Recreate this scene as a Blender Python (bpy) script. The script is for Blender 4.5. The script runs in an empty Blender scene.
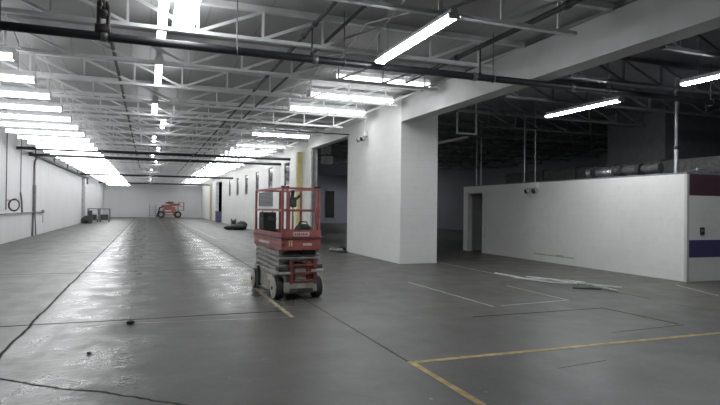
import bpy, bmesh, math, random
from mathutils import Vector, Matrix
random.seed(7)
SC = bpy.context.scene
COL = SC.collection
PI = math.pi

# ------------------------------------------------------------------ helpers
class MB:
    """collects shapes, then links them as one mesh object"""
    def __init__(s): s.v = []; s.f = []; s.sm = []
    def add(s, vs, fs, smooth=False):
        o = len(s.v); s.v += [tuple(v) for v in vs]
        for f in fs: s.f.append([i + o for i in f]); s.sm.append(smooth)
        return s
    def box(s, a, b, bev=0.0, rz=0.0, piv=None):
        x0, y0, z0 = a; x1, y1, z1 = b
        if bev > 0:
            bm = bmesh.new(); bmesh.ops.create_cube(bm, size=1)
            for v in bm.verts:
                v.co = Vector(((x0+x1)/2 + v.co.x*(x1-x0), (y0+y1)/2 + v.co.y*(y1-y0), (z0+z1)/2 + v.co.z*(z1-z0)))
            bmesh.ops.bevel(bm, geom=list(bm.edges), offset=bev, segments=2, affect='EDGES', profile=0.5)
            bm.verts.index_update()
            vs = [v.co.copy() for v in bm.verts]; fs = [[v.index for v in f.verts] for f in bm.faces]; bm.free()
        else:
            vs = [(x0,y0,z0),(x1,y0,z0),(x1,y1,z0),(x0,y1,z0),(x0,y0,z1),(x1,y0,z1),(x1,y1,z1),(x0,y1,z1)]
            fs = [(0,3,2,1),(4,5,6,7),(0,1,5,4),(1,2,6,5),(2,3,7,6),(3,0,4,7)]
        if rz:
            p = Vector(piv or ((x0+x1)/2, (y0+y1)/2, 0)); m = Matrix.Rotation(rz, 3, 'Z')
            vs = [m @ (Vector(v)-p) + p for v in vs]
        return s.add(vs, fs)
    def bar(s, p, q, w, h):
        """square bar from p to q, w across, h deep"""
        p = Vector(p); q = Vector(q); d = (q-p).normalized()
        up = Vector((0,0,1)) if abs(d.z) < .95 else Vector((0,1,0))
        r = d.cross(up).normalized(); u = r.cross(d).normalized()
        vs = []
        for c in (p, q):
            for a, b in ((-1,-1),(1,-1),(1,1),(-1,1)): vs.append(c + r*a*w/2 + u*b*h/2)
        return s.add(vs, [(0,1,2,3),(7,6,5,4),(0,4,5,1),(1,5,6,2),(2,6,7,3),(3,7,4,0)])
    def tube(s, pts, r, n=10, caps=True, radii=None):
        pts = [Vector(p) for p in pts]; rings = []; fs = []; vs = []
        prev = None
        for i, p in enumerate(pts):
            d = ((pts[min(i+1, len(pts)-1)] - pts[max(i-1, 0)])).normalized()
            if prev is None:
                up = Vector((0,0,1)) if abs(d.z) < .9 else Vector((1,0,0))
                a = d.cross(up).normalized()
            else:
                a = (prev - d*prev.dot(d)).normalized()
            prev = a; b = d.cross(a)
            rr = radii[i] if radii else r
            for k in range(n):
                t = 2*PI*k/n; vs.append(p + (a*math.cos(t) + b*math.sin(t))*rr)
        m = len(pts)
        for i in range(m-1):
            for k in range(n):
                fs.append((i*n+k, i*n+(k+1) % n, (i+1)*n+(k+1) % n, (i+1)*n+k))
        s.add(vs, fs, True)
        if caps: s.add(vs[:n], [list(range(n))[::-1]]); s.add(vs[-n:], [list(range(n))])
        return s
    def cyl(s, c, axis, r, l, n=16, bev=0.0):
        c = Vector(c); a = Vector(axis).normalized()*l/2
        if bev: return s.tube([c-a, c-a+a.normalized()*.0001, c-a+a.normalized()*bev, c+a-a.normalized()*bev, c+a-a.normalized()*.0001, c+a], r, n, True, [r-bev, r-bev, r, r, r-bev, r-bev])
        return s.tube([c-a, c+a], r, n)
    def ball(s, c, r, sx=1, sy=1, sz=1, nu=10, nv=6, jit=0.0):
        vs = []; fs = []
        for j in range(nv+1):
            th = PI*j/nv
            for i in range(nu):
                ph = 2*PI*i/nu; k = 1 + (random.uniform(-jit, jit) if jit else 0)
                vs.append((c[0]+r*sx*k*math.sin(th)*math.cos(ph), c[1]+r*sy*k*math.sin(th)*math.sin(ph), c[2]+r*sz*k*math.cos(th)))
        for j in range(nv):
            for i in range(nu):
                fs.append((j*nu+i, (j+1)*nu+i, (j+1)*nu+(i+1) % nu, j*nu+(i+1) % nu))
        return s.add(vs, fs, True)
    def build(s, name, mat, parent=None, loc=None):
        me = bpy.data.meshes.new(name); me.from_pydata([tuple(v) for v in s.v], [], s.f)
        me.polygons.foreach_set('use_smooth', s.sm); me.materials.append(mat); me.update()
        o = bpy.data.objects.new(name, me); COL.objects.link(o)
        if parent: o.parent = parent
        if loc: o.location = loc
        return o

def tag(o, label, cat, group=None, kind=None):
    o['label'] = label; o['category'] = cat
    if group: o['group'] = group
    if kind: o['kind'] = kind
    return o
def thing(name, label, cat, loc=(0,0,0), rz=0, group=None):
    o = bpy.data.objects.new(name, None); COL.objects.link(o)
    o.location = loc; o.rotation_euler = (0,0,rz); o.empty_display_size = .1
    return tag(o, label, cat, group)
def struct(name, mb, mat, parent=None):
    o = mb.build(name, mat, parent)
    if not parent: o['kind'] = 'structure'
    return o
def dup(root, loc, label, rz=None, group=None):
    def cp(o, par):
        c = o.copy(); COL.objects.link(c)
        if par: c.parent = par
        for ch in o.children: cp(ch, c)
        return c
    r = cp(root, None); r.location = loc
    if rz is not None: r.rotation_euler = (0,0,rz)
    r['label'] = label
    if group: r['group'] = group
    return r
ONES = ['', 'first','second','third','fourth','fifth','sixth','seventh','eighth','ninth','tenth','eleventh','twelfth','thirteenth',
        'fourteenth','fifteenth','sixteenth','seventeenth','eighteenth','nineteenth','twentieth']
def nth(n):
    if n <= 20: return ONES[n]
    if n < 30: return 'twenty-' + ONES[n-20]
    return 'thirtieth' if n == 30 else 'thirty-' + ONES[n-30]

# ------------------------------------------------------------------ materials
def nodes(name):
    m = bpy.data.materials.new(name); m.use_nodes = True
    t = m.node_tree; b = t.nodes['Principled BSDF']
    return m, t, b
def N(t, typ, **kw):
    n = t.nodes.new(typ)
    for k, v in kw.items():
        if k == 'op': n.operation = v
        elif k in n.inputs: n.inputs[k].default_value = v
        else: setattr(n, k, v)
    return n
def math_(t, op, a, b=None, c=None, clamp=False):
    n = t.nodes.new('ShaderNodeMath'); n.operation = op; n.use_clamp = clamp
    for i, x in enumerate((a, b, c)):
        if x is None: continue
        if isinstance(x, (int, float)): n.inputs[i].default_value = x
        else: t.links.new(x, n.inputs[i])
    return n.outputs[0]
def mix(t, f, a, b):
    n = t.nodes.new('ShaderNodeMix'); n.data_type = 'RGBA'
    for i, x in ((0, f), (6, a), (7, b)):
        if isinstance(x, (int, float)): n.inputs[i].default_value = x
        elif isinstance(x, tuple): n.inputs[i].default_value = (*x, 1)
        else: t.links.new(x, n.inputs[i])
    return n.outputs[2]
def noise(t, vec, scale, detail=4, rough=.55):
    n = t.nodes.new('ShaderNodeTexNoise'); n.inputs['Scale'].default_value = scale
    n.inputs['Detail'].default_value = detail; n.inputs['Roughness'].default_value = rough
    if vec is not None: t.links.new(vec, n.inputs['Vector'])
    return n.outputs['Fac']
def ramp(t, f, lo, hi):
    n = t.nodes.new('ShaderNodeMapRange'); n.inputs[1].default_value = lo; n.inputs[2].default_value = hi
    t.links.new(f, n.inputs[0]); return n.outputs[0]
def plain(name, c, rough=.6, metal=0.0, var=.12, scale=6.0, spec=None, bump=0.0):
    m, t, b = nodes(name)
    tc = N(t, 'ShaderNodeTexCoord')
    f = ramp(t, noise(t, tc.outputs['Object'], scale), .3, .7)
    t.links.new(mix(t, f, tuple(x*(1-var) for x in c), tuple(min(1, x*(1+var)) for x in c)), b.inputs['Base Color'])
    b.inputs['Roughness'].default_value = rough; b.inputs['Metallic'].default_value = metal
    if spec is not None: b.inputs['Specular IOR Level'].default_value = spec
    if bump:
        bp = N(t, 'ShaderNodeBump', Strength=bump, Distance=.01); t.links.new(noise(t, tc.outputs['Object'], scale*8), bp.inputs['Height']); t.links.new(bp.outputs[0], b.inputs['Normal'])
    return m
def emis(name, c, s):
    m, t, b = nodes(name)
    b.inputs['Base Color'].default_value = (.9,.9,.9,1); b.inputs['Emission Color'].default_value = (*c, 1); b.inputs['Emission Strength'].default_value = s
    return m
def block_wall(name, c, axis, bw=.4, bh=.2, contrast=.06, dirt=.12, rough=.7, seam=0.0):
    """painted masonry; axis 'x' = wall in the YZ plane, 'y' = wall in the XZ plane"""
    m, t, b = nodes(name)
    tc = N(t, 'ShaderNodeTexCoord'); sp = N(t, 'ShaderNodeSeparateXYZ'); t.links.new(tc.outputs['Object'], sp.inputs[0])
    cb = N(t, 'ShaderNodeCombineXYZ')
    t.links.new(sp.outputs[1 if axis == 'x' else 0], cb.inputs[0]); t.links.new(sp.outputs[2], cb.inputs[1])
    br = t.nodes.new('ShaderNodeTexBrick'); t.links.new(cb.outputs[0], br.inputs['Vector'])
    br.inputs['Scale'].default_value = 1; br.inputs['Brick Width'].default_value = bw; br.inputs['Row Height'].default_value = bh
    br.inputs['Mortar Size'].default_value = .006; br.inputs['Mortar Smooth'].default_value = .4
    br.inputs['Color1'].default_value = (*c, 1); br.inputs['Color2'].default_value = (*[x*(1-contrast*.6) for x in c], 1)
    br.inputs['Mortar'].default_value = (*[x*(1-contrast*2) for x in c], 1)
    f = ramp(t, noise(t, tc.outputs['Object'], .7, 5), .35, .75)
    col = mix(t, math_(t, 'MULTIPLY', f, dirt*2), br.outputs['Color'], tuple(x*.7 for x in c))
    f2 = ramp(t, noise(t, tc.outputs['Object'], 5, 5), .55, .8)      # small scuffs
    col = mix(t, math_(t, 'MULTIPLY', f2, dirt), col, tuple(x*.45 for x in c))
    if seam:
        d = math_(t, 'PINGPONG', sp.outputs[1 if axis == 'x' else 0], seam/2)
        k = math_(t, 'LESS_THAN', d, .02)
        col = mix(t, math_(t, 'MULTIPLY', k, .35), col, tuple(x*.5 for x in c))
    t.links.new(col, b.inputs['Base Color']); b.inputs['Roughness'].default_value = rough
    bp = N(t, 'ShaderNodeBump', Strength=.25, Distance=.004); bp.invert = True
    t.links.new(br.outputs['Fac'], bp.inputs['Height']); t.links.new(bp.outputs[0], b.inputs['Normal'])
    return m

def concrete():
    m, t, b = nodes('worn_concrete')
    tc = N(t, 'ShaderNodeTexCoord'); P = tc.outputs['Object']
    sp = N(t, 'ShaderNodeSeparateXYZ'); t.links.new(P, sp.inputs[0]); X, Y = sp.outputs[0], sp.outputs[1]
    big = ramp(t, noise(t, P, .28, 6, .6), .3, .7); mid = ramp(t, noise(t, P, 1.6, 6, .6), .3, .7); fine = ramp(t, noise(t, P, 22, 4), .3, .7)
    col = mix(t, big, (.064,.062,.057), (.104,.101,.094))
    col = mix(t, math_(t, 'MULTIPLY', mid, .45), col, (.060,.058,.054))
    col = mix(t, math_(t, 'MULTIPLY', fine, .18), col, (.18,.18,.17))
    # scuffs drawn out along the hall by traffic
    mp = N(t, 'ShaderNodeMapping'); mp.inputs['Scale'].default_value = (3.2, .35, 1); t.links.new(P, mp.inputs[0])
    sc = ramp(t, noise(t, mp.outputs[0], 1.3, 5, .65), .52, .72)
    col = mix(t, math_(t, 'MULTIPLY', sc, .35), col, (.19,.19,.185))
    sp1 = ramp(t, noise(t, P, 3.7, 3), .70, .74)                      # drops of oil and rubber
    col = mix(t, math_(t, 'MULTIPLY', sp1, .55), col, (.05,.05,.048))
    sp2 = ramp(t, noise(t, P, 9.1, 2), .745, .76)
    col = mix(t, math_(t, 'MULTIPLY', sp2, .5), col, (.5,.5,.47))
    # two strips of worn, rippled coating beside the slab joints, with ragged edges
    xr = math_(t, 'ADD', X, math_(t, 'MULTIPLY', math_(t, 'SUBTRACT', noise(t, P, .8, 5, .65), .5), 1.3))
    def band(x0, hw): return ramp(t, math_(t, 'ABSOLUTE', math_(t, 'SUBTRACT', xr, x0)), hw+.12, hw-.18)
    worn = math_(t, 'MAXIMUM', band(-.72, .72), math_(t, 'MULTIPLY', band(1.70, .70), ramp(t, Y, 7.8, 9.0)))
    worn = math_(t, 'MULTIPLY', worn, ramp(t, noise(t, P, 1.1, 5, .6), .30, .52))
    wob = math_(t, 'MULTIPLY', math_(t, 'SUBTRACT', noise(t, P, 1.1, 5), .5), .10)
    def line(dist, w, dark, soft):
        nonlocal col
        d = ramp(t, math_(t, 'ADD', math_(t, 'ABSOLUTE', dist), math_(t, 'MULTIPLY', fine, -.012)), w+soft, w)
        d = math_(t, 'MINIMUM', math_(t, 'MAXIMUM', d, 0), 1)
        col = mix(t, math_(t, 'MULTIPLY', d, dark), col, (.035,.034,.032)); return d
    xw = math_(t, 'ADD', X, wob); yw = math_(t, 'ADD', Y, wob)
    l1 = line(math_(t, 'ADD', xw, 1.43), .002, .7, .019)
    l2 = line(math_(t, 'SUBTRACT', X, 2.56), .003, .40, .012)
    l3 = line(math_(t, 'SUBTRACT', X, 6.57), .004, .5, .012)
    py = math_(t, 'PINGPONG', math_(t, 'SUBTRACT', yw, 8.48), 3.06)
    py = math_(t, 'ADD', py, math_(t, 'MULTIPLY', math_(t, 'MAXIMUM', math_(t, 'SUBTRACT', X, 1.9), 0), .12))
    l4 = line(py, .008, .7, .024)
    # an irregular crack in the slab close to the camera
    dcr = math_(t, 'ADD', math_(t, 'ADD', Y, math_(t, 'MULTIPLY', X, .80)), math_(t, 'ADD', math_(t, 'MULTIPLY', wob, 4), -4.93))
    lim = math_(t, 'LESS_THAN', X, .9)
    d5 = math_(t, 'MULTIPLY', ramp(t, math_(t, 'ABSOLUTE', dcr), .03, .008), lim, clamp=True)
    col = mix(t, math_(t, 'MULTIPLY', d5, .7), col, (.04,.04,.038))
    t.links.new(col, b.inputs['Base Color'])
    cut = math_(t, 'MAXIMUM', math_(t, 'MAXIMUM', l1, l4), math_(t, 'MAXIMUM', math_(t, 'MULTIPLY', l2, .7), d5))
    r = math_(t, 'ADD', .38, math_(t, 'MULTIPLY', mid, .12)); r = math_(t, 'ADD', r, math_(t, 'MULTIPLY', sc, .10)); r = math_(t, 'SUBTRACT', r, math_(t, 'MULTIPLY', worn, .17))
    r = math_(t, 'ADD', r, math_(t, 'MULTIPLY', cut, .5), clamp=True)
    t.links.new(r, b.inputs['Roughness'])
    t.links.new(math_(t, 'MULTIPLY', math_(t, 'SUBTRACT', 1.0, cut), .45), b.inputs['Specular IOR Level'])
    h = math_(t, 'ADD', math_(t, 'MULTIPLY', noise(t, P, 2.2, 5, .6), 1.0), math_(t, 'MULTIPLY', noise(t, P, 9, 4), .35))
    mp2 = N(t, 'ShaderNodeMapping'); mp2.inputs['Scale'].default_value = (1.5, 2.6, 1); mp2.inputs['Rotation'].default_value = (0,0,.45); t.links.new(P, mp2.inputs[0])
    lump = math_(t, 'MULTIPLY', math_(t, 'MULTIPLY', noise(t, mp2.outputs[0], 2.6, 6, .7), worn), 2.6)
    h = math_(t, 'ADD', h, lump)
    h = math_(t, 'SUBTRACT', h, math_(t, 'MULTIPLY', math_(t, 'MAXIMUM', l1, l4), .06))
    bp = N(t, 'ShaderNodeBump', Strength=.20, Distance=.022); t.links.new(h, bp.inputs['Height']); t.links.new(bp.outputs[0], b.inputs['Normal'])
    return m

def deck_mat(name, c0, c1):
    m, t, b = nodes(name)
    tc = N(t, 'ShaderNodeTexCoord'); P = tc.outputs['Object']
    sp = N(t, 'ShaderNodeSeparateXYZ'); t.links.new(P, sp.inputs[0])
    f = ramp(t, noise(t, P, .5, 5), .3, .7); col = mix(t, f, c0, c1)
    d = math_(t, 'PINGPONG', sp.outputs[0], .46); k = math_(t, 'LESS_THAN', d, .015)
    col = mix(t, math_(t, 'MULTIPLY', k, .35), col, tuple(x*.4 for x in c0))
    t.links.new(col, b.inputs['Base Color']); b.inputs['Roughness'].default_value = .55
    return m

M = {}
M['floor'] = concrete()
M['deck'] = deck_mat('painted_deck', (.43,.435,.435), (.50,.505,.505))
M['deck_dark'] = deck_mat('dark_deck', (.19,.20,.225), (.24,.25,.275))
M['wall_x'] = block_wall('white_block_long', (.83,.84,.82), 'x', contrast=.05)
M['wall_panel'] = block_wall('white_panel_long', (.84,.845,.85), 'x', 1.2, 2.4, .03, .10, seam=1.22)
M['wall_y'] = block_wall('white_block_cross', (.80,.81,.80), 'y')
M['wall_far'] = block_wall('grey_panel_cross', (.70,.705,.715), 'y', 2.4, 4.8, .05, .06)
M['beam'] = plain('beam_paint', (.50,.505,.50), .6, var=.10, scale=1.2)
M['part_x'] = block_wall('partition_long', (.76,.76,.73), 'x', .4, .2, .04, .16)
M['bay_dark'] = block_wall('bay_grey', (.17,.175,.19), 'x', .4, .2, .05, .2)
M['bay_blue'] = block_wall('bay_bluewhite', (.50,.52,.60), 'y', .4, .2, .05, .2)
M['white_steel'] = plain('white_steel', (.78,.79,.79), .45, var=.10, scale=3)
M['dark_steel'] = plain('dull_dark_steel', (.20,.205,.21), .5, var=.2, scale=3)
M['black_pipe'] = plain('black_pipe', (.022,.022,.026), .42, var=.35, scale=4)
M['brown_pipe'] = plain('brown_black_pipe', (.030,.024,.023), .5, var=.4, scale=5)
M['fitting'] = plain('grey_fitting', (.20,.20,.20), .45, .6, var=.2)
M['galv'] = plain('galvanised', (.45,.46,.47), .4, .7, var=.2)
M['housing'] = plain('white_enamel', (.78,.79,.80), .4, var=.04)
M['red'] = plain('faded_red', (.33,.10,.095), .5, var=.25, scale=5)
M['red_dark'] = plain('worn_red', (.19,.055,.05), .55, var=.35, scale=8)
M['lift_grey'] = plain('lift_grey', (.34,.335,.30), .55, var=.3, scale=7)
M['lift_dark'] = plain('lift_dark', (.055,.055,.053), .6, var=.4, scale=9)
M['tyre_pale'] = plain('pale_tyre', (.48,.48,.45), .8, var=.2, scale=9)
M['rubber'] = plain('black_rubber', (.035,.035,.036), .8, var=.3, scale=9)
M['yellow'] = plain('yellow_paint', (.68,.61,.27), .55, var=.2, scale=3)
M['tape_dull'] = plain('dull_tape', (.36,.31,.20), .6, var=.35, scale=7)
M['line_worn'] = plain('worn_line', (.27,.265,.25), .5, var=.45, scale=3)
M['scuff'] = plain('scuff', (.42,.41,.38), .8, var=.4, scale=9)
M['shaft'] = plain('shaft_grey', (.13,.135,.14), .8)
M['yellow_faded'] = plain('yellow_faded', (.42,.40,.25), .6)
M['tape'] = plain('yellow_tape', (.50,.38,.18), .7, var=.30, scale=9, spec=.2)
M['tape_faded'] = plain('faded_line', (.50,.49,.46), .4, var=.25, scale=3)
M['cut'] = plain('dark_cut', (.028,.027,.026), .9, var=.4, scale=9, spec=.05)
M['maroon'] = plain('maroon_stripe', (.062,.032,.042), .6, var=.08)
M['navy'] = plain('navy_stripe', (.050,.046,.13), .6, var=.08)
M['glass'] = plain('dark_glass', (.05,.055,.06), .12, var=.2)
M['frame'] = plain('window_frame', (.16,.165,.165), .5)
M['black'] = plain('matt_black', (.018,.018,.02), .7, var=.3)
M['green_black'] = plain('dark_green', (.035,.05,.04), .7, var=.5, scale=12)
M['foil'] = plain('foil_wrap', (.55,.57,.58), .25, .9, var=.3, scale=8, bump=.9)
M['white_plastic'] = plain('white_plastic', (.7,.71,.7), .5, var=.1, scale=9)
M['label_white'] = plain('label_white', (.62,.52,.50), .6, var=.15, scale=30)
M['purple'] = plain('purple_plastic', (.13,.10,.20), .5, var=.15)
M['rag'] = plain('grey_rag', (.30,.30,.28), .9, var=.5, scale=14)
M['tube'] = emis('lit_tube', (.94,.975,1.0), 82.0)
M['lens'] = emis('lit_diffuser', (.97,.99,1.0), 11.0)

# ------------------------------------------------------------------ dimensions (metres)
XL, XR, YF, ZD = -5.4, 6.78, 79.5, 4.85
PY0, PY1, PX1 = 14.66, 19.25, 7.97         # white wall block beside the opening
OY1, OZ = 24.2, 4.22                       # far side and head of the opening
BX = 22.0                                  # side bay's outer wall
YB = -5.0                                  # wall behind the camera

# ------------------------------------------------------------------ shell
struct('floor', MB().box((XL-.3, YB-.3, -.2), (BX+.3, YF+.3, 0)), M['floor'])
struct('ceiling', MB().box((XL-.3, YB-.3, ZD), (XR+.15, YF+.3, ZD+.15)), M['deck'])
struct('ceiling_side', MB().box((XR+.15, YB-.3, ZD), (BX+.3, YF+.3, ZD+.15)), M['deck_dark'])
struct('wall_left', MB().box((XL-.25, YB, 0), (XL, YF, ZD)), M['wall_panel'])
struct('wall_far', MB().box((XL-.25, YF, 0), (XR+.3, YF+.25, ZD)), M['wall_far'])
struct('wall_back', MB().box((XL-.25, YB-.25, 0), (BX+.25, YB, ZD)), M['wall_y'])
struct('pillar', MB().box((XR, PY0, 0), (PX1, PY1, ZD)), M['wall_x'])
struct('beam', MB().box((XR, YB, 4.09), (XR+.42, PY0, 4.74)), M['beam'])
# right wall with window openings, a doorway opening and the open passage beyond
WINS = [(28.25,29.5), (32.45,33.75), (36.85,38.05), (41.2,42.45), (45.55,46.8), (50.2,51.45)]
w = MB(); WX = XR+.3
w.box((XR, PY1, OZ), (WX, OY1, ZD))
ys = [OY1]
for a, b in WINS: ys += [a, b]
ys += [56.4]
for i in range(0, len(ys), 2): w.box((XR, ys[i], 0), (WX, ys[i+1], ZD))
for a, b in WINS: w.box((XR, a, 0), (WX, b, 2.50)); w.box((XR, a, 3.92), (WX, b, ZD))
w.box((XR, 56.4, 4.1), (WX, 61.6, ZD)); w.box((XR, 61.6, 0), (WX, YF, ZD))
struct('wall_right', w, M['wall_x'])
for i, (a, b) in enumerate(WINS):
    wf = MB(); x = XR+.03
    for q in ((a, a+.06), (b-.06, b)): wf.box((x, q[0], 2.50), (x+.06, q[1], 3.92))
    for q in ((2.50, 2.68), (3.86, 3.92), (3.25, 3.29)): wf.box((x, a+.06, q[0]), (x+.06, b-.06, q[1]))
    o = struct('window_%d' % (i+1), wf, M['frame'])
    MB().box((x+.02, a+.05, 2.54), (x+.03, b-.05, 3.88)).build('pane', M['glass'], o)
    MB().box((XR-.03, a-.05, 2.46), (XR+.03, b+.05, 2.50)).build('window_sill', M['wall_x'], o)
# side bay
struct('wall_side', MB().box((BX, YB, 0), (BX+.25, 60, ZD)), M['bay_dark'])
struct('wall_bay', MB().box((WX, 55, .55), (BX, 55.25, ZD)).box((WX, 54.9, 0), (BX, 55.25, .55)), M['bay_blue'])
struct('shaft', MB().box((14.73, 12.7, 0), (17.6, 15.0, ZD)), M['shaft'])

# low white room in the side bay: long wall with a doorway, striped front wall, roof
PX, RY0, RY1, RZ = 11.46, 9.3, 18.95, 2.46
pw = MB()
pw.box((PX, RY0+.16, 0), (PX+.16, 17.62, RZ)); pw.box((PX, 17.62, 2.21), (PX+.16, 18.66, RZ)); pw.box((PX, 18.66, 0), (PX+.16, RY1, RZ))
struct('wall_partition', pw, M['part_x'])
MB().box((PX-.003, 12.9, .20), (PX, 14.7, .235)).box((PX-.003, 13.3, .235), (PX, 13.7, .26)).build('scuff_mark', M['scuff'], bpy.data.objects['wall_partition'])
struct('wall_partition_end', MB().box((PX+.16, RY1-.16, 0), (17, RY1, RZ)), M['part_x'])
struct('wall_partition_front', MB().box((PX, RY0, 0), (17, RY0+.16, RZ)), block_wall('partition_cross', (.76,.76,.73), 'y', .4, .2, .04, .16))
struct('ceiling_partition', MB().box((PX+.02, RY0+.02, RZ), (17, RY1-.02, RZ+.04)), M['bay_dark'])
struct('trim_1', MB().box((PX+.05, RY0-.004, 1.97), (17, RY0, RZ)), M['maroon'])
struct('trim_2', MB().box((PX+.05, RY0-.004, .55), (17, RY0, .95)), M['navy'])
struct('trim_3', MB().box((PX-.02, RY0-.02, 0), (PX+.05, RY0+.05, RZ)), M['beam'])
d = MB(); d.box((PX-.02, 17.54, 0), (PX+.18, 17.62, 2.27)).box((PX-.02, 18.62, 0), (PX+.18, 18.70, 2.27)).box((PX-.02, 17.62, 2.19), (PX+.18, 18.62, 2.27))
dr = struct('door_1', d, M['part_x'])
# door leaf standing open inside the little room
MB().box((PX+.18, 17.64, .01), (PX+1.02, 17.68, 2.18)).build('door_leaf', M['bay_dark'], dr)
MB().ball((PX+.95, 17.71, 1.0), .035).build('door_handle', M['galv'], dr)

# ------------------------------------------------------------------ roof trusses
def truss_proto(x0, x1, panels, mat, label, group, split, ext=.7):
    L = x1-x0
    r = thing('roof_truss', label, 'roof truss', ((x0+x1)/2, 0, 0), 0, group)
    h = L/2; zt, zb = 4.80, 4.30; half = panels/2
    MB().bar((-h, 0, zt), (h, 0, zt), .10, .09).build('top_chord', mat, r)
    MB().bar((-h+ext, 0, zb), (h-ext, 0, zb), .09, .055).build('bottom_chord', mat, r)
    p = L/panels; web = MB()
    for i in range(1, panels):
        x = -h+i*p; q = MB().bar((x, 0, zb+.02), (x, 0, zt-.04), .035, .035)
        if split: q.build('post', mat, r)
        else: web.add(q.v, q.f)
    for i in range(panels):
        a, b = -h+i*p, -h+(i+1)*p
        if i < half: pt = ((a, 0, zt-.04), (b, 0, zb+.02))
        else: pt = ((b, 0, zt-.04), (a, 0, zb+.02))
        q = MB().bar(*pt, .05, .045)
        if split: q.build('diagonal', mat, r)
        else: web.add(q.v, q.f)
    if not split: web.build('web', mat, r)
    return r
TY = [6.86 + 2.2*k for k in range(33)]
g = 'pale roof trusses spanning the hall'
tp = truss_proto(XL, XR, 12, M['white_steel'], 'pale steel roof truss spanning the hall, the nearest one, beyond the overhead tube light', g, True)
tp.location.y = TY[0]
tf = truss_proto(XL, XR, 12, M['white_steel'], 'x', g, False); tf.location.y = TY[12]
for k in range(1, 33):
    lab = 'pale steel roof truss spanning the hall, %s from the camera' % nth(k+1) if k < 20 else 'pale roof truss lost in the dense far run of trusses near the end wall'
    if k < 12: dup(tp, (tp.location.x, TY[k], 0), lab)
    elif k == 12: tf['label'] = lab
    else: dup(tf, (tf.location.x, TY[k], 0), lab)
g = 'dark trusses over the side bay'
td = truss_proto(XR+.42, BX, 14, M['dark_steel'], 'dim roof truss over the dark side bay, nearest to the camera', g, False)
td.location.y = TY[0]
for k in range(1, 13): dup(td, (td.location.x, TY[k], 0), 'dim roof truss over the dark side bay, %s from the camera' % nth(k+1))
# crossed braces between trusses
for nm, bxx in (('near the wall-side light row', -2.15), ('near the black pipe pair', 3.45)):
    pr = None
    for k in range(12):
        lab = 'thin crossed rods between roof trusses %s, %s pair from the camera' % (nm, nth(k+1))
        if pr is None:
            pr = thing('cross_brace', lab, 'brace', (bxx, TY[0]+1.1, 0), 0, 'crossed braces between the roof trusses')
            MB().tube([(0, -1.06, 4.33), (0, 1.06, 4.77)], .012, 6).build('rod', M['white_steel'], pr)
            MB().tube([(.03, -1.06, 4.77), (.03, 1.06, 4.33)], .012, 6).build('rod', M['white_steel'], pr)
        else: dup(pr, (bxx, TY[k]+1.1, 0), lab)

# ------------------------------------------------------------------ strip lights
def lamp_proto(label, group, L=2.44, lens=None, rods=False):
    r = thing('strip_light', label, 'ceiling light', (0,0,0), 0, group)
    if lens:                                             # wrap-round diffuser under a slim housing
        w, h = lens
        MB().box((-L/2, -w*.42, h*.62), (L/2, w*.42, h+.075), .008).build('housing', M['housing'], r)
        vs = []; n = 14
        for x in (-L/2+.02, L/2-.02):
            for k in range(n):
                t = 2*PI*k/n; vs.append((x, math.cos(t)*w/2, math.sin(t)*h))
        MB().add(vs, [(k, (k+1) % n, n+(k+1) % n, n+k) for k in range(n)], True).build('diffuser', M['lens'], r)
        for sd in (-1, 1):
            MB().box((sd*(L/2-.01)-.012, -w/2-.006, -h-.006), (sd*(L/2-.01)+.012, w/2+.006, h+.006), .005).build('end_cap', M['housing'], r)
    else:                                                # bare twin tubes under a reflector
        MB().box((-L/2, -.05, .035), (L/2, .05, .10), .008).build('housing', M['housing'], r)
        wg = MB()
        wg.add([(x, y, z) for x in (-L/2, L/2) for (y, z) in ((-.10,.012),(-.05,.036),(.05,.036),(.10,.012),(.10,.02),(.05,.044),(-.05,.044),(-.10,.02))],
               [(k, (k+1) % 8, 8+(k+1) % 8, 8+k) for k in range(8)] + [tuple(range(7,-1,-1)), tuple(range(8,16))])
        wg.build('reflector', M['housing'], r)
        for sd in (-1, 1): MB().tube([(-L/2+.03, sd*.045, 0), (L/2-.03, sd*.045, 0)], .020, 8, False).build('tube', M['tube'], r)
        for sd in (-1, 1): MB().box((sd*(L/2-.015)-.015, -.08, -.028), (sd*(L/2-.015)+.015, .08, .045), .004).build('end_socket', M['housing'], r)
    if rods:
        for sd in (-1, 1): MB().tube([(sd*.9, 0, .10), (sd*.9, 0, rods)], .008, 6).build('hanger', M['galv'], r)
    return r
LY = [11.02 + 1.866*k for k in range(36)]
RYL = [12.36 + 2.2*k for k in range(30)]
zl, zr = 4.10, 4.62
gl = 'strip lights in the row along the long white wall'; gr = 'strip lights in the row above the windowed wall'; gm = 'strip lights down the middle of the hall'
lp = lamp_proto('lit strip light over the long white wall, nearest of its row', gl, lens=(.26,.06), rods=.72)
lp.location = (-3.37, LY[0], zl)
for k in range(1, 36):
    dup(lp, (-3.37, LY[k], zl), 'lit strip light in the row over the long white wall, %s from the camera' % nth(k+1) if k < 14 else 'lit strip light merged in the far glare over the long white wall')
lr = lamp_proto('lit crosswise strip light by the white pillar, nearest to the camera', gr, lens=(.34,.06))
lr.location = (5.2, RYL[0], zr)
n = 1
for k in range(1, 30):
    if k in (3, 4, 6): continue                          # bays without a lit fixture
    n += 1
    dup(lr, (5.2, RYL[k], zr), 'lit crosswise strip light in the row by pillar and windows, %s from the camera' % nth(n) if k < 12 else 'lit strip light merged in the far glare over the windowed wall')
MID = [(.17, 9.15), (.17, 13.1), (.14, 17.6), (.45, 20.9), (.2, 25.8), (.45, 30.2), (.2, 34.6), (.45, 39), (.2, 47.8), (.2, 56.6), (.2, 65.4)]
lm = lamp_proto('lit strip light set lengthwise down mid ceiling, nearest to the camera', gm, lens=(.14,.045))
lm.location = (*MID[0], 4.5); lm.rotation_euler = (0,0,PI/2)
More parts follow.
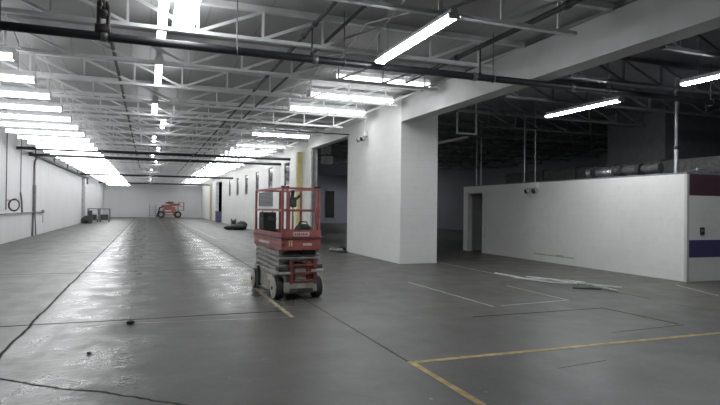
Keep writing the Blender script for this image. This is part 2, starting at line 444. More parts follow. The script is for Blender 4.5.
for i, (x, y) in enumerate(MID[1:]):
    dup(lm, (x, y, 4.5), 'lit strip light set lengthwise down mid ceiling, %s from the camera' % nth(i+2), PI/2)
dup(lr, (.50, 8.4, 4.56), 'broad lit strip light beside the nearest mid-ceiling lengthwise one', PI/2, gm)
lc = lamp_proto('bright tube light hung lengthwise in front of the white beam', 'hung tube lights', rods=.80)
lc.location = (3.57, 7.38, 4.02); lc.rotation_euler = (0,0,PI/2)
for k, (x, y) in enumerate(((12.6, 30.0), (17.1, 42.0), (19.6, 50.5))):  # unseen lamps added behind the pillar to brighten the bay's far walls
    dup(lc, (x, y, 4.02), 'unseen tube light added to brighten the deep side bay beyond the pillar, %s of three' % ('nearest', 'middle', 'farthest')[k], PI/2)
dup(lc, (9.66, 10.68, 4.02), 'bright tube light hung in the dark side bay above the white partition', PI/2)
dup(lc, (9.52, 6.62, 4.02), 'bright tube light in the dark side bay, nearer the camera and cut by the frame', PI/2)
# unlit fixture in the side bay
un = thing('strip_light', 'dim unlit strip fixture under the side bay roof beside the pillar', 'ceiling light', (10.92, 19.03, 4.2), PI/2)
MB().box((-1.2,-.06,0), (1.2,.06,.09), .008).build('housing', M['white_plastic'], un)
for s in (-1, 1): MB().tube([(s*.9, 0, .09), (s*.9, 0, .60)], .008, 6).build('hanger', M['galv'], un)

# ------------------------------------------------------------------ pipes
def cross_pipe(y, z, x0, x1, r, label, hang, coup):
    t = thing('sprinkler_pipe', label, 'pipe', ((x0+x1)/2, y, z), 0, 'black pipes across the hall'); c = (x0+x1)/2
    MB().cyl((0,0,0), (1,0,0), r, x1-x0, 14).build('pipe', M['black_pipe'], t)
    for x in coup: MB().cyl((x-c,0,0), (1,0,0), r*1.22, .09, 14, .008).build('coupling', M['fitting'], t)
    for x in hang:
        hg = MB().tube([(x-c, 0, r), (x-c, 0, ZD-z)], .010, 6); 
        hg.tube([(x-c, math.cos(a)*(r+.012), math.sin(a)*(r+.012)) for a in [2*PI*i/14 for i in range(15)]], .010, 5)
        hg.build('hanger', M['fitting'], t)
cross_pipe(8.77, 4.0, XL, 16, .063, 'thick black sprinkler pipe crossing the whole hall nearest the camera', (-3.6,-1.9,1.25,3.0,5.9,8.6,11.5), (-.62, -2.9, 2.5, 5.5, 7.7))
cross_pipe(28.15, 4.04, XL, XR, .07, 'black pipe across the hall above the first window, nearer of its pair', (-3,0,3), (-2,2))
cross_pipe(30.3, 3.93, XL+.1, XR, .07, 'black pipe across the hall, farther of the pair near the first window', (-3,0,3), (-2,2))
cross_pipe(48.8, 4.0, XL+.4, XR, .08, 'black pipe across the hall midway to the far wall', (-3,0,3), ())
cross_pipe(66, 4.0, XL+.4, XR, .08, 'farthest black pipe across the hall close to the end wall', (-3,0,3), ())
def long_pipe(x, z, y0, y1, r, mat, label, coup, drops=()):
    t = thing('overhead_pipe', label, 'pipe', (x, y0, z))
    MB().cyl((0,(y1-y0)/2,0), (0,1,0), r, y1-y0, 12).build('pipe', mat, t)
    for y in coup: MB().cyl((0,y-y0,0), (0,1,0), r*1.35, .12, 12, .01).build('coupling', mat, t)
    for y, dz in drops: MB().tube([(0,y-y0,0),(0,y-y0,dz)], .016, 8).ball((0,y-y0,dz), .035).build('sprinkler_head', M['brown_pipe'], t)
    return t
long_pipe(-.64, 4.47, 6.0, 46, .035, M['brown_pipe'], 'dark brown pipe running lengthwise under the roof, near mid-ceiling lights', (7.2, 8.0, 8.9, 12, 16, 22), ((8.3,-.16),(10.2,-.14)))
long_pipe(2.45, 4.52, 5.5, 56, .034, M['black_pipe'], 'lengthwise black roof pipe, nearer the mid-ceiling lights of the pair', (8.6, 9.3, 12.4, 14), ((8.77,-.44),))
long_pipe(2.93, 4.56, 5.5, 56, .030, M['black_pipe'], 'lengthwise black roof pipe, nearer the pillar of the pair', (10, 15), ())
long_pipe(5.62, 4.56, 4.0, 11.9, .045, M['black_pipe'], 'black roof pipe running just inside the white beam', (6.5, 9.6), ((8.77,-.5),))
long_pipe(7.62, 4.42, 2.5, 14.3, .045, M['black_pipe'], 'black pipe behind the white beam in the side bay', (6,), ())
# riser fitting where the brown pipe meets the cross pipe
t = thing('pipe_riser', 'cluster of brown fittings linking roof pipe and black cross pipe', 'pipe fitting', (-.64, 8.77, 4.0))
MB().tube([(-.05,0,.05),(-.05,0,.5)], .035, 10).tube([(.07,0,.05),(.07,0,.42),(.04,0,.5)], .03, 10).build('riser', M['brown_pipe'], t)
MB().cyl((0,0,.1),(1,0,0),.082,.2,12,.01).build('valve', M['brown_pipe'], t); MB().cyl((0,0,.34),(0,0,1),.07,.08,12,.01).build('flange', M['brown_pipe'], t)
MB().cyl((0,-.1,.28),(0,1,0),.05,.03,12).build('valve_wheel', M['brown_pipe'], t)
t = thing('conduit', 'thin dark pipe reaching the corner of the pillar opening', 'pipe', (XR, 19.1, 4.24))
MB().cyl((-1.3,0,0),(1,0,0),.02,2.6,8).build('pipe', M['black_pipe'], t)
# bridging angle under the beam
# hanging U-shaped steel frame in the side bay
t = thing('hanging_frame', 'pale U-shaped steel hanger dropped from the side bay roof', 'hanger', (9.0, 14.75, 3.86))
MB().box((-.36,-.03,0),(.36,.03,.05),.006).build('crossbar', M['white_steel'], t)
for s in (-1,1): MB().box((s*.33-.02,-.02,.05),(s*.33+.02,.02,.98)).build('rod', M['white_steel'], t)
# drops onto the partition
for (y, x, lab) in ((18.45, 11.72, 'faint conduit drop behind the partition doorway'), (18.15, 11.72, 'second faint conduit drop near the partition doorway'), (15.44, 11.64, 'thin conduit dropping onto the partition between doorway and twin lamp')):
    tag(MB().tube([(x,y,RZ+.04),(x,y,ZD)], .022, 8).build('conduit', M['galv'], None), lab, 'conduit')
t = thing('vertical_pipe', 'grey pipe standing on the partition roof near its striped corner', 'pipe', (11.78, 9.85, RZ+.04))
MB().tube([(0,0,0),(0,0,.62)], .05, 12).build('pipe', M['galv'], t)
MB().tube([(0,0,.62),(0,0,ZD-RZ-.04)], .038, 12).build('pipe_extension', M['dark_steel'], t)
MB().cyl((0,0,.62),(0,0,1),.065,.08,12,.008).build('coupling', M['black_pipe'], t)
# twin emergency lamps
def emergency(name_label, loc, rz, conduit, cmat):
    t = thing('emergency_light', name_label, 'emergency light', loc, rz)
    MB().box((-.17,-.10,-.08),(.17,0,.10),.012).build('battery_box', M['white_plastic'], t)
    for s in (-1,1):
        hd = MB().tube([(s*.12,-.06,-.06),(s*.16,-.12,-.13)], .018, 8).cyl((s*.18,-.18,-.17),(s*.2,-1,-.35),.09,.10,14,.01); h_ = hd.build('lamp_head', M['galv'], t)
        MB().cyl((s*.19,-.235,-.19),(s*.2,-1,-.35),.078,.012,14).build('lens', M['glass'], h_)
    MB().tube(conduit, .014, 8).build('conduit', cmat, t)
emergency('twin-head emergency lamp high on the white pillar', (XR-.025, 17.40, 4.05), -PI/2, [(-2.3,-.03,.52),(-.2,-.03,.52),(0,-.03,.42),(0,-.03,.10)], M['white_plastic'])
emergency('twin-head emergency lamp at the top edge of the white partition', (PX-.025, 14.6, 2.36), -PI/2, [(0,-.02,.08),(0,-.02,2.4)], M['galv'])

# ------------------------------------------------------------------ foil duct etc on the partition roof
t = thing('flexible_duct', 'crumpled foil-wrapped duct lying on the partition roof', 'duct', (11.9, 11.6, RZ+.04+.17), 0)
pts = [(.05*math.sin(i*.9), 1.25-.125*i, .02*math.sin(i*1.7)) for i in range(21)]
rs = [.14+.018*math.sin(i*2.4)+random.uniform(-.02,.02) for i in range(21)]
MB().tube(pts[:8], .14, 12, True, rs[:8]).build('foil_sleeve', M['foil'], t)
MB().tube(pts[7:], .14, 12, True, [q*.8 for q in rs[7:]]).build('dull_sleeve', M['lift_dark'], t)
MB().cyl((0,.28,0),(0,1,0),.15,.07,14,.01).build('foil_band', M['foil'], t)
for y in (.95, .0, -.6): MB().cyl((0,y,0),(0,1,0),.172,.10,14,.01).build('strap', M['black'], t)
t = thing('duct_trunk', 'long dark duct lying across the partition roof behind the foil', 'duct', (13.2, 11.2, RZ+.075))
MB().box((-.35,-1.85,0),(.35,7,.42),.02).build('casing', M['lift_dark'], t)
fl = MB()
for y in (0, 1.6, 3.2, 4.8): fl.box((-.37,y-.02,0),(.37,y+.02,.445))
fl.build('flange', M['black'], t)
for y in (-1.2, 2.0, 5.5): MB().box((-.35,y-.05,-.035),(.35,y+.05,0)).build('bearer', M['dark_steel'], t)
t = thing('cable', 'thin cable along the top of the striped wall with a pale fitting', 'cable', (PX+.6, RY0+.25, RZ+.04))
MB().tube([(-.35,0,.02),(0,0,.10),(.5,.02,.10),(1.2,0,.03),(2.2,.05,.02)], .016, 8).build('wire', M['dark_steel'], t)
MB().ball((0,-.02,.10), .03).build('fitting', M['white_plastic'], t)
t = thing('wall_outlet', 'small dark outlet box on the striped front wall', 'outlet', (11.93, RY0, 1.16))
MB().box((-.06,-.035,-.09),(.06,0,.08),.01).build('box', M['black'], t)
MB().box((-.045,-.042,-.03),(.0,-.034,.04),.004).build('plate', M['galv'], t)

# ------------------------------------------------------------------ opening beside the pillar: unit heater, dark post
t = thing('unit_heater', 'white box heater hanging high inside the dark opening', 'heater', (7.9, 25.4, 3.66))
MB().box((-.24,-.2,.0),(.24,.2,.36),.02).build('lower_case', M['housing'], t)
MB().box((-.24,-.2,.46),(.14,.2,.84),.02).build('upper_case', M['housing'], t)
MB().box((-.03,-.03,.34),(.03,.03,.48)).box((.03,-.03,.2),(.55,.03,.26)).build('bracket', M['dark_steel'], t)
MB().tube([(0,0,.84),(0,0,ZD-3.66)], .02, 8).build('hanger', M['dark_steel'], t)
struct('door_2', MB().box((17.0,54.86,.55),(17.9,54.9,3.3)), M['black'])

# ------------------------------------------------------------------ yellow posts, left wall services
for (y, lab) in ((25.85, 'yellow square post against the windowed wall behind the scissor lift'), (65.5, 'yellow square post far down the windowed wall past the dark doorway')):
    t = thing('yellow_post', lab, 'post', (XR-.12, y, 0), 0, 'yellow posts')
    MB().box((-.11,-.16,.02),(.11,.16,4.2),.02).build('shaft', M['yellow' if y < 30 else 'yellow_faded'], t)
    MB().box((-.118,-.2,0),(.118,.2,.02)).build('base_plate', M['fitting'], t)
tag(MB().box((XR+.05, 24.14, 0), (XR+.13, 24.17, OZ-.05)).build('door_track', M['galv'], None), 'steel door track on the far jamb of the pillar opening', 'door track')

t = thing('wall_pipe', 'horizontal grey pipe along the long white wall at waist height', 'pipe', (XL+.06, 20, 1.19))
MB().cyl((0,7.3,0),(0,1,0),.028,14.6,8).build('pipe', M['fitting'], t)
MB().box((-.06,14.5,-.07),(.05,14.75,.09),.01).build('junction_box', M['fitting'], t)
MB().tube([(0,14.6,-.07),(0,14.62,-.6)], .014, 6).build('drop_pipe', M['fitting'], t)
def wconduit(y, z0, z1, r, label, extra=None):
    t = thing('wall_conduit', label, 'conduit', (XL+.05, y, 0), 0, 'conduits on the long white wall')
    MB().tube([(0,0,z0),(0,0,z1)] + (extra or []), r, 8).build('pipe', M['fitting'], t)
    return t
wconduit(26.15, 1.35, 4.8, .022, 'thin conduit on the long white wall above the hose coil')
t = wconduit(28.85, 2.1, 4.8, .018, 'thin conduit on the long white wall between hose coil and thick conduit')
MB().tube([(0,0,2.1),(.02,.12,1.75),(.02,.3,1.22)], .038, 8).build('cable_sleeve', M['fitting'], t)
t = wconduit(32.05, 1.1, 3.55, .05, 'thick bent conduit on the long white wall with a forked foot', [(0,.1,3.75),(0,.5,3.92),(.1,1.6,4.0)])
MB().tube([(.0,-.18,1.1),(0,-.28,0.0)], .045, 8).tube([(.03,.1,1.1),(.02,.5,.0)], .03, 8).build('foot_pipe', M['fitting'], t)
MB().box((-.05,-.12,1.05),(.07,.16,2.55),.015).build('pipe_guard', M['fitting'], t)
t = thing('hose_coil', 'dark hose coiled on the long white wall above the horizontal pipe', 'hose', (XL+.10, 26.3, 1.55))
cp = []
for i in range(74):
    a = 2*PI*i/24; rr = .23 - .0006*i; cp.append((.19+math.sin(a)*rr*.9, .0012*i, math.cos(a)*rr*1.12))
MB().tube(cp, .016, 7).build('hose', M['rubber'], t)
MB().box((-.10,-.03,.18),(.24,.10,.21),.01).build('hook', M['fitting'], t)
t = thing('cable_tray', 'dark overhead rail along the top of the long white wall', 'rail', (XL+.14, 30.4, 4.02))
MB().box((-.09,0,-.05),(.09,27,.05)).build('rail', M['lift_dark'], t)
MB().box((-.05,26.6,-.55),(.05,26.8,-.05)).build('drop_bracket', M['lift_dark'], t)
for y in (2, 8, 14, 20, 26): MB().box((-.14,y-.03,.05),(-.09,y+.03,.4)).build('wall_bracket', M['lift_dark'], t)
t = thing('wall_column', 'grey vertical pipe column on the long white wall near the cage carts', 'pipe', (XL+.14, 54.2, 0))
MB().box((-.13,-.25,0),(.1,.25,3.9),.02).build('shaft', M['galv'], t)
MB().box((-.14,-.5,.0),(.3,.5,.35),.03).build('foot', M['fitting'], t)

# ------------------------------------------------------------------ floor markings and cuts
def strip(name, pts, wd, mat, z=.003):
    m = MB()
    for a, b in zip(pts[:-1], pts[1:]):
        a = Vector((*a,0)); b = Vector((*b,0)); dd = (b-a).normalized(); nrm = Vector((-dd.y, dd.x, 0))*wd/2
        a -= dd*wd/2; b += dd*wd/2
        n = max(1, int((b-a).length/.25)); vs = []
        for i in range(n+1):
            c = a + (b-a)*i/n; j = 1 + random.uniform(-.10,.10)
            vs += [c+nrm*j+Vector((0,0,z)), c-nrm*j+Vector((0,0,z))]
        m.add(vs, [(2*i, 2*i+1, 2*i+3, 2*i+2) for i in range(n)]); z += .0006
    return m.build(name, mat)
tag(strip('floor_tape', [(2.58,1.5),(2.58,5.26),(11.0,5.26)], .075, M['tape']), 'worn yellow tape making a corner on the floor nearest the camera', 'floor tape', 'tape lines on the floor')
tag(strip('floor_tape', [(1.99,12.5),(1.98,7.98)], .07, M['tape_dull']), 'short yellow tape running out from under the scissor lift', 'floor tape', 'tape lines on the floor')
tag(strip('floor_line', [(-.8,8.26),(1.95,7.98)], .045, M['line_worn']), 'faint pale line crossing the floor in front of the scissor lift', 'floor line', 'faded lines on the floor')
tag(strip('floor_line', [(5.3,11.0),(5.33,7.87)], .05, M['tape_faded']), 'faded white line on the floor before the pillar, pointing at the camera', 'floor line', 'faded lines on the floor')
tag(strip('floor_line', [(5.53,7.89),(7.0,8.02),(7.06,9.9)], .04, M['tape_faded']), 'faded white corner line on the floor short of the loose strips', 'floor line', 'faded lines on the floor')
tag(strip('floor_line', [(-.92,20),(-1.0,60)], .10, M['line_worn']), 'long faded line down the hall floor beside the wide crack', 'floor line', 'faded lines on the floor')
tag(strip('floor_line', [(3.1,28),(3.0,62)], .10, M['line_worn']), 'long faded line down the hall floor on the window side', 'floor line', 'faded lines on the floor')
tag(strip('floor_line', [(8.15,16.2),(8.05,10.9)], .05, M['tape_faded']), 'faded line on the floor leading from the partition doorway to the heap', 'floor line', 'faded lines on the floor')
tag(strip('floor_line', [(10.75,8.95),(10.2,7.6)], .05, M['tape_faded']), 'short faded dash on the floor by the striped corner', 'floor line', 'faded lines on the floor')
for pts, wd in (([(4.54,7.19),(7.0,7.21),(7.07,5.87)], .040), ([(8.63,9.28),(8.62,7.76)], .03), ([(5.72,5.72),(7.08,5.79)], .02), ([(3.9,4.60),(4.6,4.68)], .012)):
    o = strip('floor_crack', pts, wd, M['cut'], .002); o['kind'] = 'structure'

# ------------------------------------------------------------------ scissor lift
def lift():
    R, RD, G, D = M['red'], M['red_dark'], M['lift_grey'], M['lift_dark']
    t = thing('scissor_lift', 'red and grey scissor lift parked on the hall floor', 'scissor lift', (2.43, 10.36, 0), math.radians(3.6))
    # chassis
    c = MB(); c.box((-.27,-.86,.10),(.27,.86,.42),.02).box((-.36,-.52,.12),(-.25,.52,.46),.02).box((.25,-.52,.12),(.36,.52,.46),.02)
    c.box((-.30,-.93,.13),(.30,-.84,.30),.02).box((-.38,-.70,.40),(.38,.86,.475),.015)
    ch = c.build('chassis', G, t)
    MB().box((-.366,-.38,.27),(-.36,-.10,.38)).build('white_plate', M['label_white'], ch)
    gd = MB(); gd.box((-.40,-.40,.05),(-.36,.48,.10),.008).box((.36,-.40,.05),(.40,.48,.10),.008); gd.build('pothole_guard', D, t)
    ff = MB(); ff.box((-.42,.44,.05),(-.37,.52,.47),.008).box((.37,.44,.05),(.42,.52,.47),.008); ff.build('guard_link', D, t)
    # wheels
    for (x, y) in ((-.355,-.70),(.355,-.70),(-.355,.78),(.355,.78)):
        sx = 1 if x > 0 else -1
        wh = MB().cyl((x,y,.19),(1,0,0),.19,.15,28,.022).build('wheel', M['rubber'] if y < 0 else M['rubber'], t)
        MB().cyl((x+sx*.068,y,.19),(1,0,0),.176,.024,28,.006).build('pale_sidewall', M['tyre_pale'], wh)
        MB().cyl((x+sx*.08,y,.19),(1,0,0),.10,.02,20,.006).build('rim', M['tyre_pale'], wh)
        MB().cyl((x+sx*.09,y,.19),(1,0,0),.035,.03,10).build('hub', D, wh)
    ax = MB().cyl((0,-.70,.19),(1,0,0),.04,.62,10).cyl((0,.78,.19),(1,0,0),.04,.62,10); ax.build('axle', D, t)
    # folded scissor stack: four levels of crossed arms on each side, nearly flat
    lev = 4; z0, z1 = .485, .845; st = (z1-z0)/lev
    for s in (-1, 1):
        for k in range(lev):
            za, zb = z0+k*st+.018, z0+(k+1)*st-.018
            MB().bar((s*.335,-.80,za),(s*.335,.80,zb),.035,.062).build('scissor_arm', G, t)
            MB().bar((s*.285,-.80,zb),(s*.285,.80,za),.035,.062).build('scissor_arm', G, t)
    for k in range(lev+1):
        z = z0+k*st
        for y in (-.79, .79): MB().cyl((0,y,z),(1,0,0),.026,.74,10).build('cross_pin', G, t)
    for k in range(lev): MB().cyl((0,0,z0+(k+.5)*st),(1,0,0),.026,.70,10).build('cross_pin', G, t)
    MB().cyl((.08,-.3,.62),(0,1,.12),.05,.9,12,.01).cyl((.08,-.72,.56),(1,0,0),.06,.2,12,.01).build('lift_cylinder', D, t)
    hy = MB().box((-.22,-.84,.80),(.02,-.70,.86),.01).box((.05,-.84,.76),(.30,-.70,.86),.015); hy.build('hose_tray', M['green_black'], t)
    MB().box((-.38,-.86,.69),(.36,-.82,.725),.008).build('rear_bar', M['galv'], t)
    # ladder and trays at the near end
    ld = MB()
    for x in (-.17,.26): ld.box((x-.035,-.93,.26),(x+.035,-.87,.70),.008)
    for z in (.30,.44,.575): ld.box((-.14,-.94,z),(.23,-.86,z+.035),.006)
    ld.build('ladder', RD, t)
    MB().box((-.1,-.90,.34),(.10,-.85,.56),.01).build('charger_box', G, t)
    MB().box((.11,-.90,.36),(.22,-.85,.66),.01).build('red_box', RD, t)
    for s, z in ((-1,.44),(1,.47)):
        MB().box((s*.30-.11,-.94,z),(s*.30+.11,-.72,z+.045),.01).build('side_tray', G, t)
        MB().box((s*.31-.09,-.92,z+.06),(s*.31+.09,-.74,z+.13),.01).build('battery', D, t)
    MB().box((-.2,-.95,.12),(.22,-.90,.20),.01).cyl((0,-.96,.16),(0,1,0),.03,.05,10).build('tow_bracket', D, t)
    # platform
    PX0, PX1_, PY0_, PY1_ = -.365, .345, -.96, .98
    pf = MB(); pf.box((PX0,PY0_,.855),(PX1_,PY1_,.985),.012); pl = pf.build('platform', R, t)
    MB().box((PX0+.03,PY0_+.03,.985),(PX1_-.03,PY1_-.03,.992)).build('deck_plate', D, pl)
    MB().box((PX0+.01,PY0_-.02,.93),(PX0+.05,PY0_+.0,.97)).build('bumper', D, pl)
    tb = MB(); th = .025
    tb.box((PX0,PY0_,.985),(PX1_,PY0_+th,1.20)).box((PX0,PY1_-th,.985),(PX1_,PY1_,1.15)).box((PX0,PY0_+th,.985),(PX0+th,PY1_-th,1.15)).box((PX1_-th,PY0_+th,.985),(PX1_,PY1_-th,1.15))
    tb.build('toe_board', R, t)
    lip = MB().box((PX0-.015,PY0_-.015,1.055),(PX1_+.015,PY0_,1.085)).box((PX0-.015,PY0_,1.055),(PX0,PY1_,1.085)); lip.build('toe_board_lip', RD, t)
    lb = MB().box((-.16,PY0_-.006,1.095),(.13,PY0_,1.168)).build('name_plate', M['label_white'], t)
    mk = MB(); x = -.135
    for wd in (.024,.018,.03,.02,.026,.018,.022): mk.box((x,PY0_-.0075,1.115),(x+wd,PY0_-.006,1.148)); x += wd+.012
    mk.build('worn_lettering', RD, lb)
    yl = MB()
    for x in (-.235,-.195): yl.box((x,PY0_-.004,.925),(x+.022,PY0_,1.03))
    yl.build('yellow_stickers', M['yellow'], t)
    MB().box((.02,PY0_-.004,.935),(.18,PY0_,.975)).build('pale_sticker', M['label_white'], t)
    sl = MB().box((PX0-.004,-.2,.925),(PX0,.55,.965)); sl.build('side_sticker', M['label_white'], t)
    # rails
    zt, zm = 1.92, 1.54; rr = .019
    def post(x, y, w=.042, z1=zt): MB().box((x-w/2,y-w/2,.985),(x+w/2,y+w/2,z1),.006).build('rail_post', R, t)
    xs = PX0+.025; xe = PX1_-.025; ya = PY0_+.045; yb = PY1_-.045
    for q in ((xs,ya),(xe,ya),(xs,yb),(xe,yb)): post(*q)
    post(xs+.085, ya, .036); post(xe-.06, ya, .036); post(xs, ya+.16, .036, zt-.05); post(xe, .1, .036); post(xe, yb-.1, .036)
    post(xs+.19, ya+.02, .03, 1.72)
    for z in (zt, zm):
        MB().bar((xs,ya,z),(xs,yb,z),.036,.036).build('side_rail', R, t)
        MB().bar((xe,ya,z),(xe,yb,z),.036,.036).build('side_rail', R, t)
        MB().bar((xs,yb,z),(xe,yb,z),.036,.036).build('end_rail', R, t)
        MB().bar((xs,ya,z),(xe,ya,z),.036,.036).build('gate_rail', R, t)
    tp_ = MB()
    for q in ((xs,ya),(xe,ya),(xs+.085,ya),(xe-.06,ya)): tp_.box((q[0]-.026,q[1]-.026,zt+.015),(q[0]+.026,q[1]+.026,zt+.04),.006)
    tp_.build('post_cap', M['black'], t)
    # control box on its post
    cb = MB().box((xs+.14,ya-.02,1.60),(xs+.25,ya+.09,1.77),.02).build('control_box', M['green_black'], t)
    MB().tube([(xs+.18,ya+.03,1.77),(xs+.19,ya+.03,1.85)], .03, 8).ball((xs+.19,ya+.03,1.86), .035).tube([(xs+.24,ya+.03,1.73),(xs+.32,ya+.02,1.80)], .022, 8).build('joystick', M['black'], cb)
    MB().box((xs+.185,ya+.0,1.45),(xs+.205,ya+.02,1.60)).build('yellow_tag', M['yellow'], t)
lift()
# loads standing on its deck
t = thing('equipment_case', 'black case standing on the scissor lift platform', 'case', (2.21, 11.0, .994), math.radians(5))
MB().box((-.13,-.17,0),(.13,.17,.50),.025).build('body', M['black'], t)
MB().box((-.135,-.175,.36),(.135,.175,.38)).box((-.04,-.185,.34),(.04,-.17,.42)).build('latch', M['lift_dark'], t)
MB().tube([(-.1,0,.5),(-.1,0,.55),(.1,0,.55),(.1,0,.5)], .014, 8).build('handle', M['lift_dark'], t)
t = thing('tool_bag', 'dark green bag slumped at the gate end of the lift platform', 'bag', (2.62, 9.82, .994))
MB().ball((0,0,.15), .18, 1.05, .6, .85, 16, 10, .04).build('body', M['green_black'], t)
MB().tube([(-.1,0,.26),(-.06,0,.34),(.06,0,.34),(.1,0,.26)], .012, 8).build('handle', M['black'], t)
t = thing('orange_cap', 'small red hard cap lying beside the bag on the lift platform', 'cap', (2.73, 10.12, .994))
MB().ball((0,0,.14), .09, 1, 1.1, .8, 14, 8).cyl((0,0,.12),(0,0,1),.12,.014,16).build('shell', M['red'], t)
MB().cyl((0,0,.06),(0,0,1),.07,.12,12,.01).build('stand', M['black'], t)

# ------------------------------------------------------------------ wall louvre and items along the windowed wall
t = thing('wall_louvre', 'grey slatted louvre low on the windowed wall behind the lift', 'louvre', (XR, 34.4, 1.62))
fr = MB().box((-.05,-2.1,0),(0,-2.0,.88)).box((-.05,2.0,0),(0,2.1,.88)).box((-.05,-2.0,0),(0,2.0,.06)).box((-.05,-2.0,.82),(0,2.0,.88)); fr.build('frame', M['fitting'], t)
s_ = MB()
for i in range(9): s_.box((-.035,-2.0,.08+.082*i),(-.005,2.0,.125+.082*i))
s_.build('slats', M['fitting'], t)
MB().box((-.004,-2.0,.06),(0,2.0,.82)).build('back_panel', M['lift_dark'], t)
t = thing('black_bundle', 'heap of black sacking on the floor by the windowed wall', 'bundle', (5.75, 38.6, 0))
for q in ((0,0,.22,.5),(-.55,.2,.15,.34),(.35,.7,.3,.36)): MB().ball((q[0],q[1],q[2]*.9), q[3], 1.1, 1.2, q[2]/q[3], 14, 8, .10).build('sack', M['black'], t)
t = thing('wheeled_drum', 'small dark reel standing by the windowed wall past the heap', 'reel', (6.35, 46.2, 0))
MB().cyl((0,0,.3),(1,0,0),.3,.06,20).cyl((.3,0,.3),(1,0,0),.3,.06,20).build('flange', M['lift_dark'], t); MB().cyl((.15,0,.3),(1,0,0),.17,.28,16).build('core', M['rubber'], t)
t = thing('purple_bin', 'purple bin standing in the dark doorway of the windowed wall', 'bin', (6.62, 57.6, 0))
MB().box((-.3,-.3,0),(.3,.3,1.0),.04).build('body', M['purple'], t); MB().box((-.32,-.32,1.0),(.32,.32,1.08),.03).build('lid', M['navy'], t)
tag(MB().box((WX+.6, 54.0, 0), (WX+.7, 64, ZD)).build('strip_curtain', M['navy'], None), 'dark purple curtain hanging inside the far doorway', 'curtain')

# ------------------------------------------------------------------ rubbish on the floor
t = thing('rag_pile', 'crumpled rags on the floor at the foot of the pillar opening', 'rag', (6.55, 19.35, 0), 0)
for i, q in enumerate(((-.25,.05,.07,.16),(-.05,-.08,.06,.15),(.1,.06,.09,.13))): MB().ball((q[0],q[1],q[2]), q[3], 1.1, .9, q[2]/q[3], 12, 7, .22).build('rag', M['rag' if i != 2 else 'black'], t)
t = thing('cable_scrap', 'bit of black cable curled on the floor beside the rags', 'cable', (6.5, 18.9, 0))
MB().tube([(.2*math.cos(a),.14*math.sin(a),.02) for a in [i*.35 for i in range(16)]], .018, 6).build('cable', M['black'], t)
tag(MB().ball((-.20,8.16,.022), .055, 1.1, .8, .4, 10, 6, .2).build('scrap', M['black'], None), 'dark scrap lying on the cross joint of the floor', 'scrap')
tag(MB().ball((-.57,6.66,.010), .026, 1, .9, .4, 10, 6, .2).build('scrap', M['black'], None), 'dark scrap on bare floor nearest the camera', 'scrap')
def stick(pts, wd, mat, label):
    m = MB(); 
    for a, b in zip(pts[:-1], pts[1:]): m.bar(a, b, wd, .022)
    o = m.build('trim_strip', M[mat]); tag(o, label, 'strip', 'loose strips on the floor before the partition')
stick([(7.95,11.65,.05),(8.15,10.75,.02),(8.6,10.5,.015),(8.85,10.0,.03),(8.65,9.5,.06)], .05, 'white_plastic', 'longest pale bent strip in the heap on the floor before the partition')
stick([(8.05,11.0,.015),(8.3,10.0,.02),(8.62,9.6,.03)], .045, 'white_plastic', 'pale strip along the near side of the floor heap')
stick([(8.3,10.9,.04),(8.95,9.75,.03)], .035, 'white_plastic', 'pale strip along the partition side of the floor heap')
stick([(8.6,9.7,.05),(9.2,8.95,.012)], .03, 'white_plastic', 'thin pale strip reaching from the heap towards the striped wall')
stick([(8.6,9.45,.08),(8.75,8.6,.012)], .04, 'tape_faded', 'dull strip trailing from the heap towards the camera side')
stick([(8.15,9.2,.012),(8.6,8.9,.012)], .05, 'black', 'short black strip beside the floor heap')
stick([(8.35,10.15,.07),(8.55,9.55,.045)], .06, 'white_plastic', 'short pale offcut on top of the floor heap')
stick([(8.2,10.2,.05),(8.7,9.9,.075)], .05, 'galv', 'short grey offcut lying crosswise on the floor heap')

# ------------------------------------------------------------------ far end: red machine, cart, cages
t = thing('boom_lift', 'red wheeled lift machine parked before the far wall', 'lift machine', (2.5, 76.5, 0))
for (x, y) in ((-.95,-.6),(1.1,-.6),(-.95,.6),(1.1,.6)):
    wh = MB().cyl((x,y,.45),(0,1,0),.45,.3,24,.04).build('wheel', M['rubber'], t); MB().cyl((x,y-.16,.45),(0,1,0),.22,.04,16).build('rim', M['lift_grey'], wh)
MB().box((-.75,-.5,.35),(.85,.5,1.15),.06).box((-.6,-.62,.8),(.75,.62,1.45),.05).build('body', M['red'], t)
MB().box((-.5,-.64,.85),(.3,-.62,1.0)).box((-.45,-.53,.5),(.45,-.51,.62)).build('white_band', M['white_plastic'], t)
MB().bar((-.9,0,1.5),(1.4,0,1.75),.22,.24).bar((1.3,0,1.7),(-.4,0,1.95),.16,.18).build('boom', M['red'], t)
bk = MB()
for x in (1.15,1.85):
    for y in (-.45,.45): bk.box((x-.03,y-.03,.95),(x+.03,y+.03,2.05))
for z in (1.0,1.5,2.02):
    for y in (-.45,.45): bk.box((1.15,y-.025,z-.025),(1.85,y+.025,z+.025))
    for x in (1.15,1.85): bk.box((x-.025,-.45,z-.025),(x+.025,.45,z+.025))
bk.build('basket', M['red'], t)
MB().bar((-1.45,-.3,.1),(-1.1,-.3,1.35),.16,.16).bar((-1.15,-.3,1.3),(-.5,-.1,1.45),.14,.14).build('support_arm', M['black'], t)
MB().box((-.3,-.35,1.25),(.4,.3,1.5),.06).box((-.2,-.3,1.95),(.6,.2,2.1),.05).build('engine_cover', M['lift_dark'], t)
t = thing('rolling_ladder', 'small grey rolling steps beside the red machine at the far wall', 'steps', (.55, 77.6, 0))
ld = MB()
for x in (-.4,.4):
    ld.bar((x,-.4,.1),(x,.3,1.6),.06,.06).bar((x,.3,.1),(x,.3,1.7),.06,.06)
ld.build('frame', M['fitting'], t)
s_ = MB()
for i in range(5): s_.box((-.4,-.36+.13*i,.28+.27*i),(.4,-.16+.13*i,.32+.27*i))
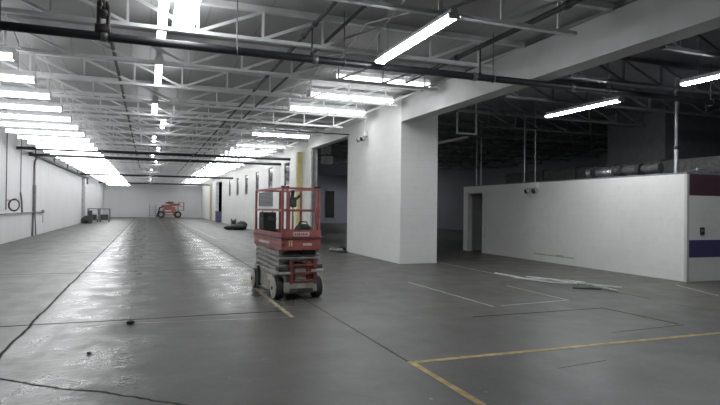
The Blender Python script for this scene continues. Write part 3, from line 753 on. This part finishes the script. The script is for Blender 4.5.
s_.build('steps', M['fitting'], t)
def cage(x, y, label):
    t = thing('cage_cart', label, 'cart', (x, y, 0), 0, 'wire cage carts')
    f = MB()
    for a in (-.43,.43):
        for b in (-.45,.45): f.box((a-.03,b-.03,.1),(a+.03,b+.03,1.25))
    for z in (.2,1.23):
        for b in (-.45,.45): f.box((-.41,b-.03,z-.03),(.41,b+.03,z+.03))
        for a in (-.43,.43): f.box((a-.03,-.43,z-.03),(a+.03,.43,z+.03))
    f.build('frame', M['fitting'], t)
    g = MB()
    for i in range(1,8): g.box((-.41+.103*i-.008,-.46,.2),(-.41+.103*i+.008,-.445,1.23))
    for z in (.5,.8,1.1): g.box((-.41,-.462,z-.008),(.41,-.447,z+.008))
    g.build('wire_panel', M['fitting'], t)
    MB().box((-.41,-.43,.2),(.41,.43,.24)).build('base', M['lift_dark'], t)
    MB().box((-.34,-.35,.24),(.3,.35,.7),.04).build('load', M['lift_dark'], t)
    for a in (-.36,.36):
        for b in (-.38,.38): MB().cyl((a,b,.07),(1,0,0),.07,.05,12).build('caster', M['rubber'], t)
cage(-4.72, 57.0, 'grey wire cage cart against the long white wall, nearer the corner')
cage(-3.75, 57.0, 'grey wire cage cart beside the first cart, farther from the long white wall')
t = thing('scrap_heap', 'dark clutter on the floor between grey column and cage carts', 'clutter', (-4.85, 53.0, 0))
MB().ball((0,0,.3), .45, 1, 1.2, .7, 12, 7, .2).build('sack', M['lift_dark'], t)
MB().box((.1,-.5,0),(.4,.0,1.1),.03).build('upright', M['lift_dark'], t)

# ------------------------------------------------------------------ world, camera
wd = bpy.data.worlds.new('world'); SC.world = wd; wd.use_nodes = True
wd.node_tree.nodes['Background'].inputs[0].default_value = (.5,.55,.6,1); wd.node_tree.nodes['Background'].inputs[1].default_value = .0
cam = bpy.data.cameras.new('camera'); co = bpy.data.objects.new('camera', cam); COL.objects.link(co)
yaw, pitch, roll = 0.361190299, 0.00939631, 0.01163151
f = Vector((math.sin(yaw)*math.cos(pitch), math.cos(yaw)*math.cos(pitch), math.sin(pitch)))
r0 = Vector((math.cos(yaw), -math.sin(yaw), 0)); u0 = r0.cross(f)
r1 = r0*math.cos(roll) + u0*math.sin(roll); u1 = -r0*math.sin(roll) + u0*math.cos(roll)
co.matrix_world = Matrix(((r1.x,u1.x,-f.x,0),(r1.y,u1.y,-f.y,0),(r1.z,u1.z,-f.z,1.6),(0,0,0,1)))
cam.sensor_width = 36; cam.lens = 560.73*36/720; cam.clip_end = 300
SC.camera = co
SC.view_settings.view_transform = 'Standard'; SC.view_settings.look = 'None'; SC.view_settings.gamma = 1
SC.view_settings.use_curve_mapping = False; SC.view_settings.exposure = 0.25
SC.cycles.use_denoising = True; SC.cycles.max_bounces = 8; SC.cycles.diffuse_bounces = 5; SC.cycles.use_light_tree = True
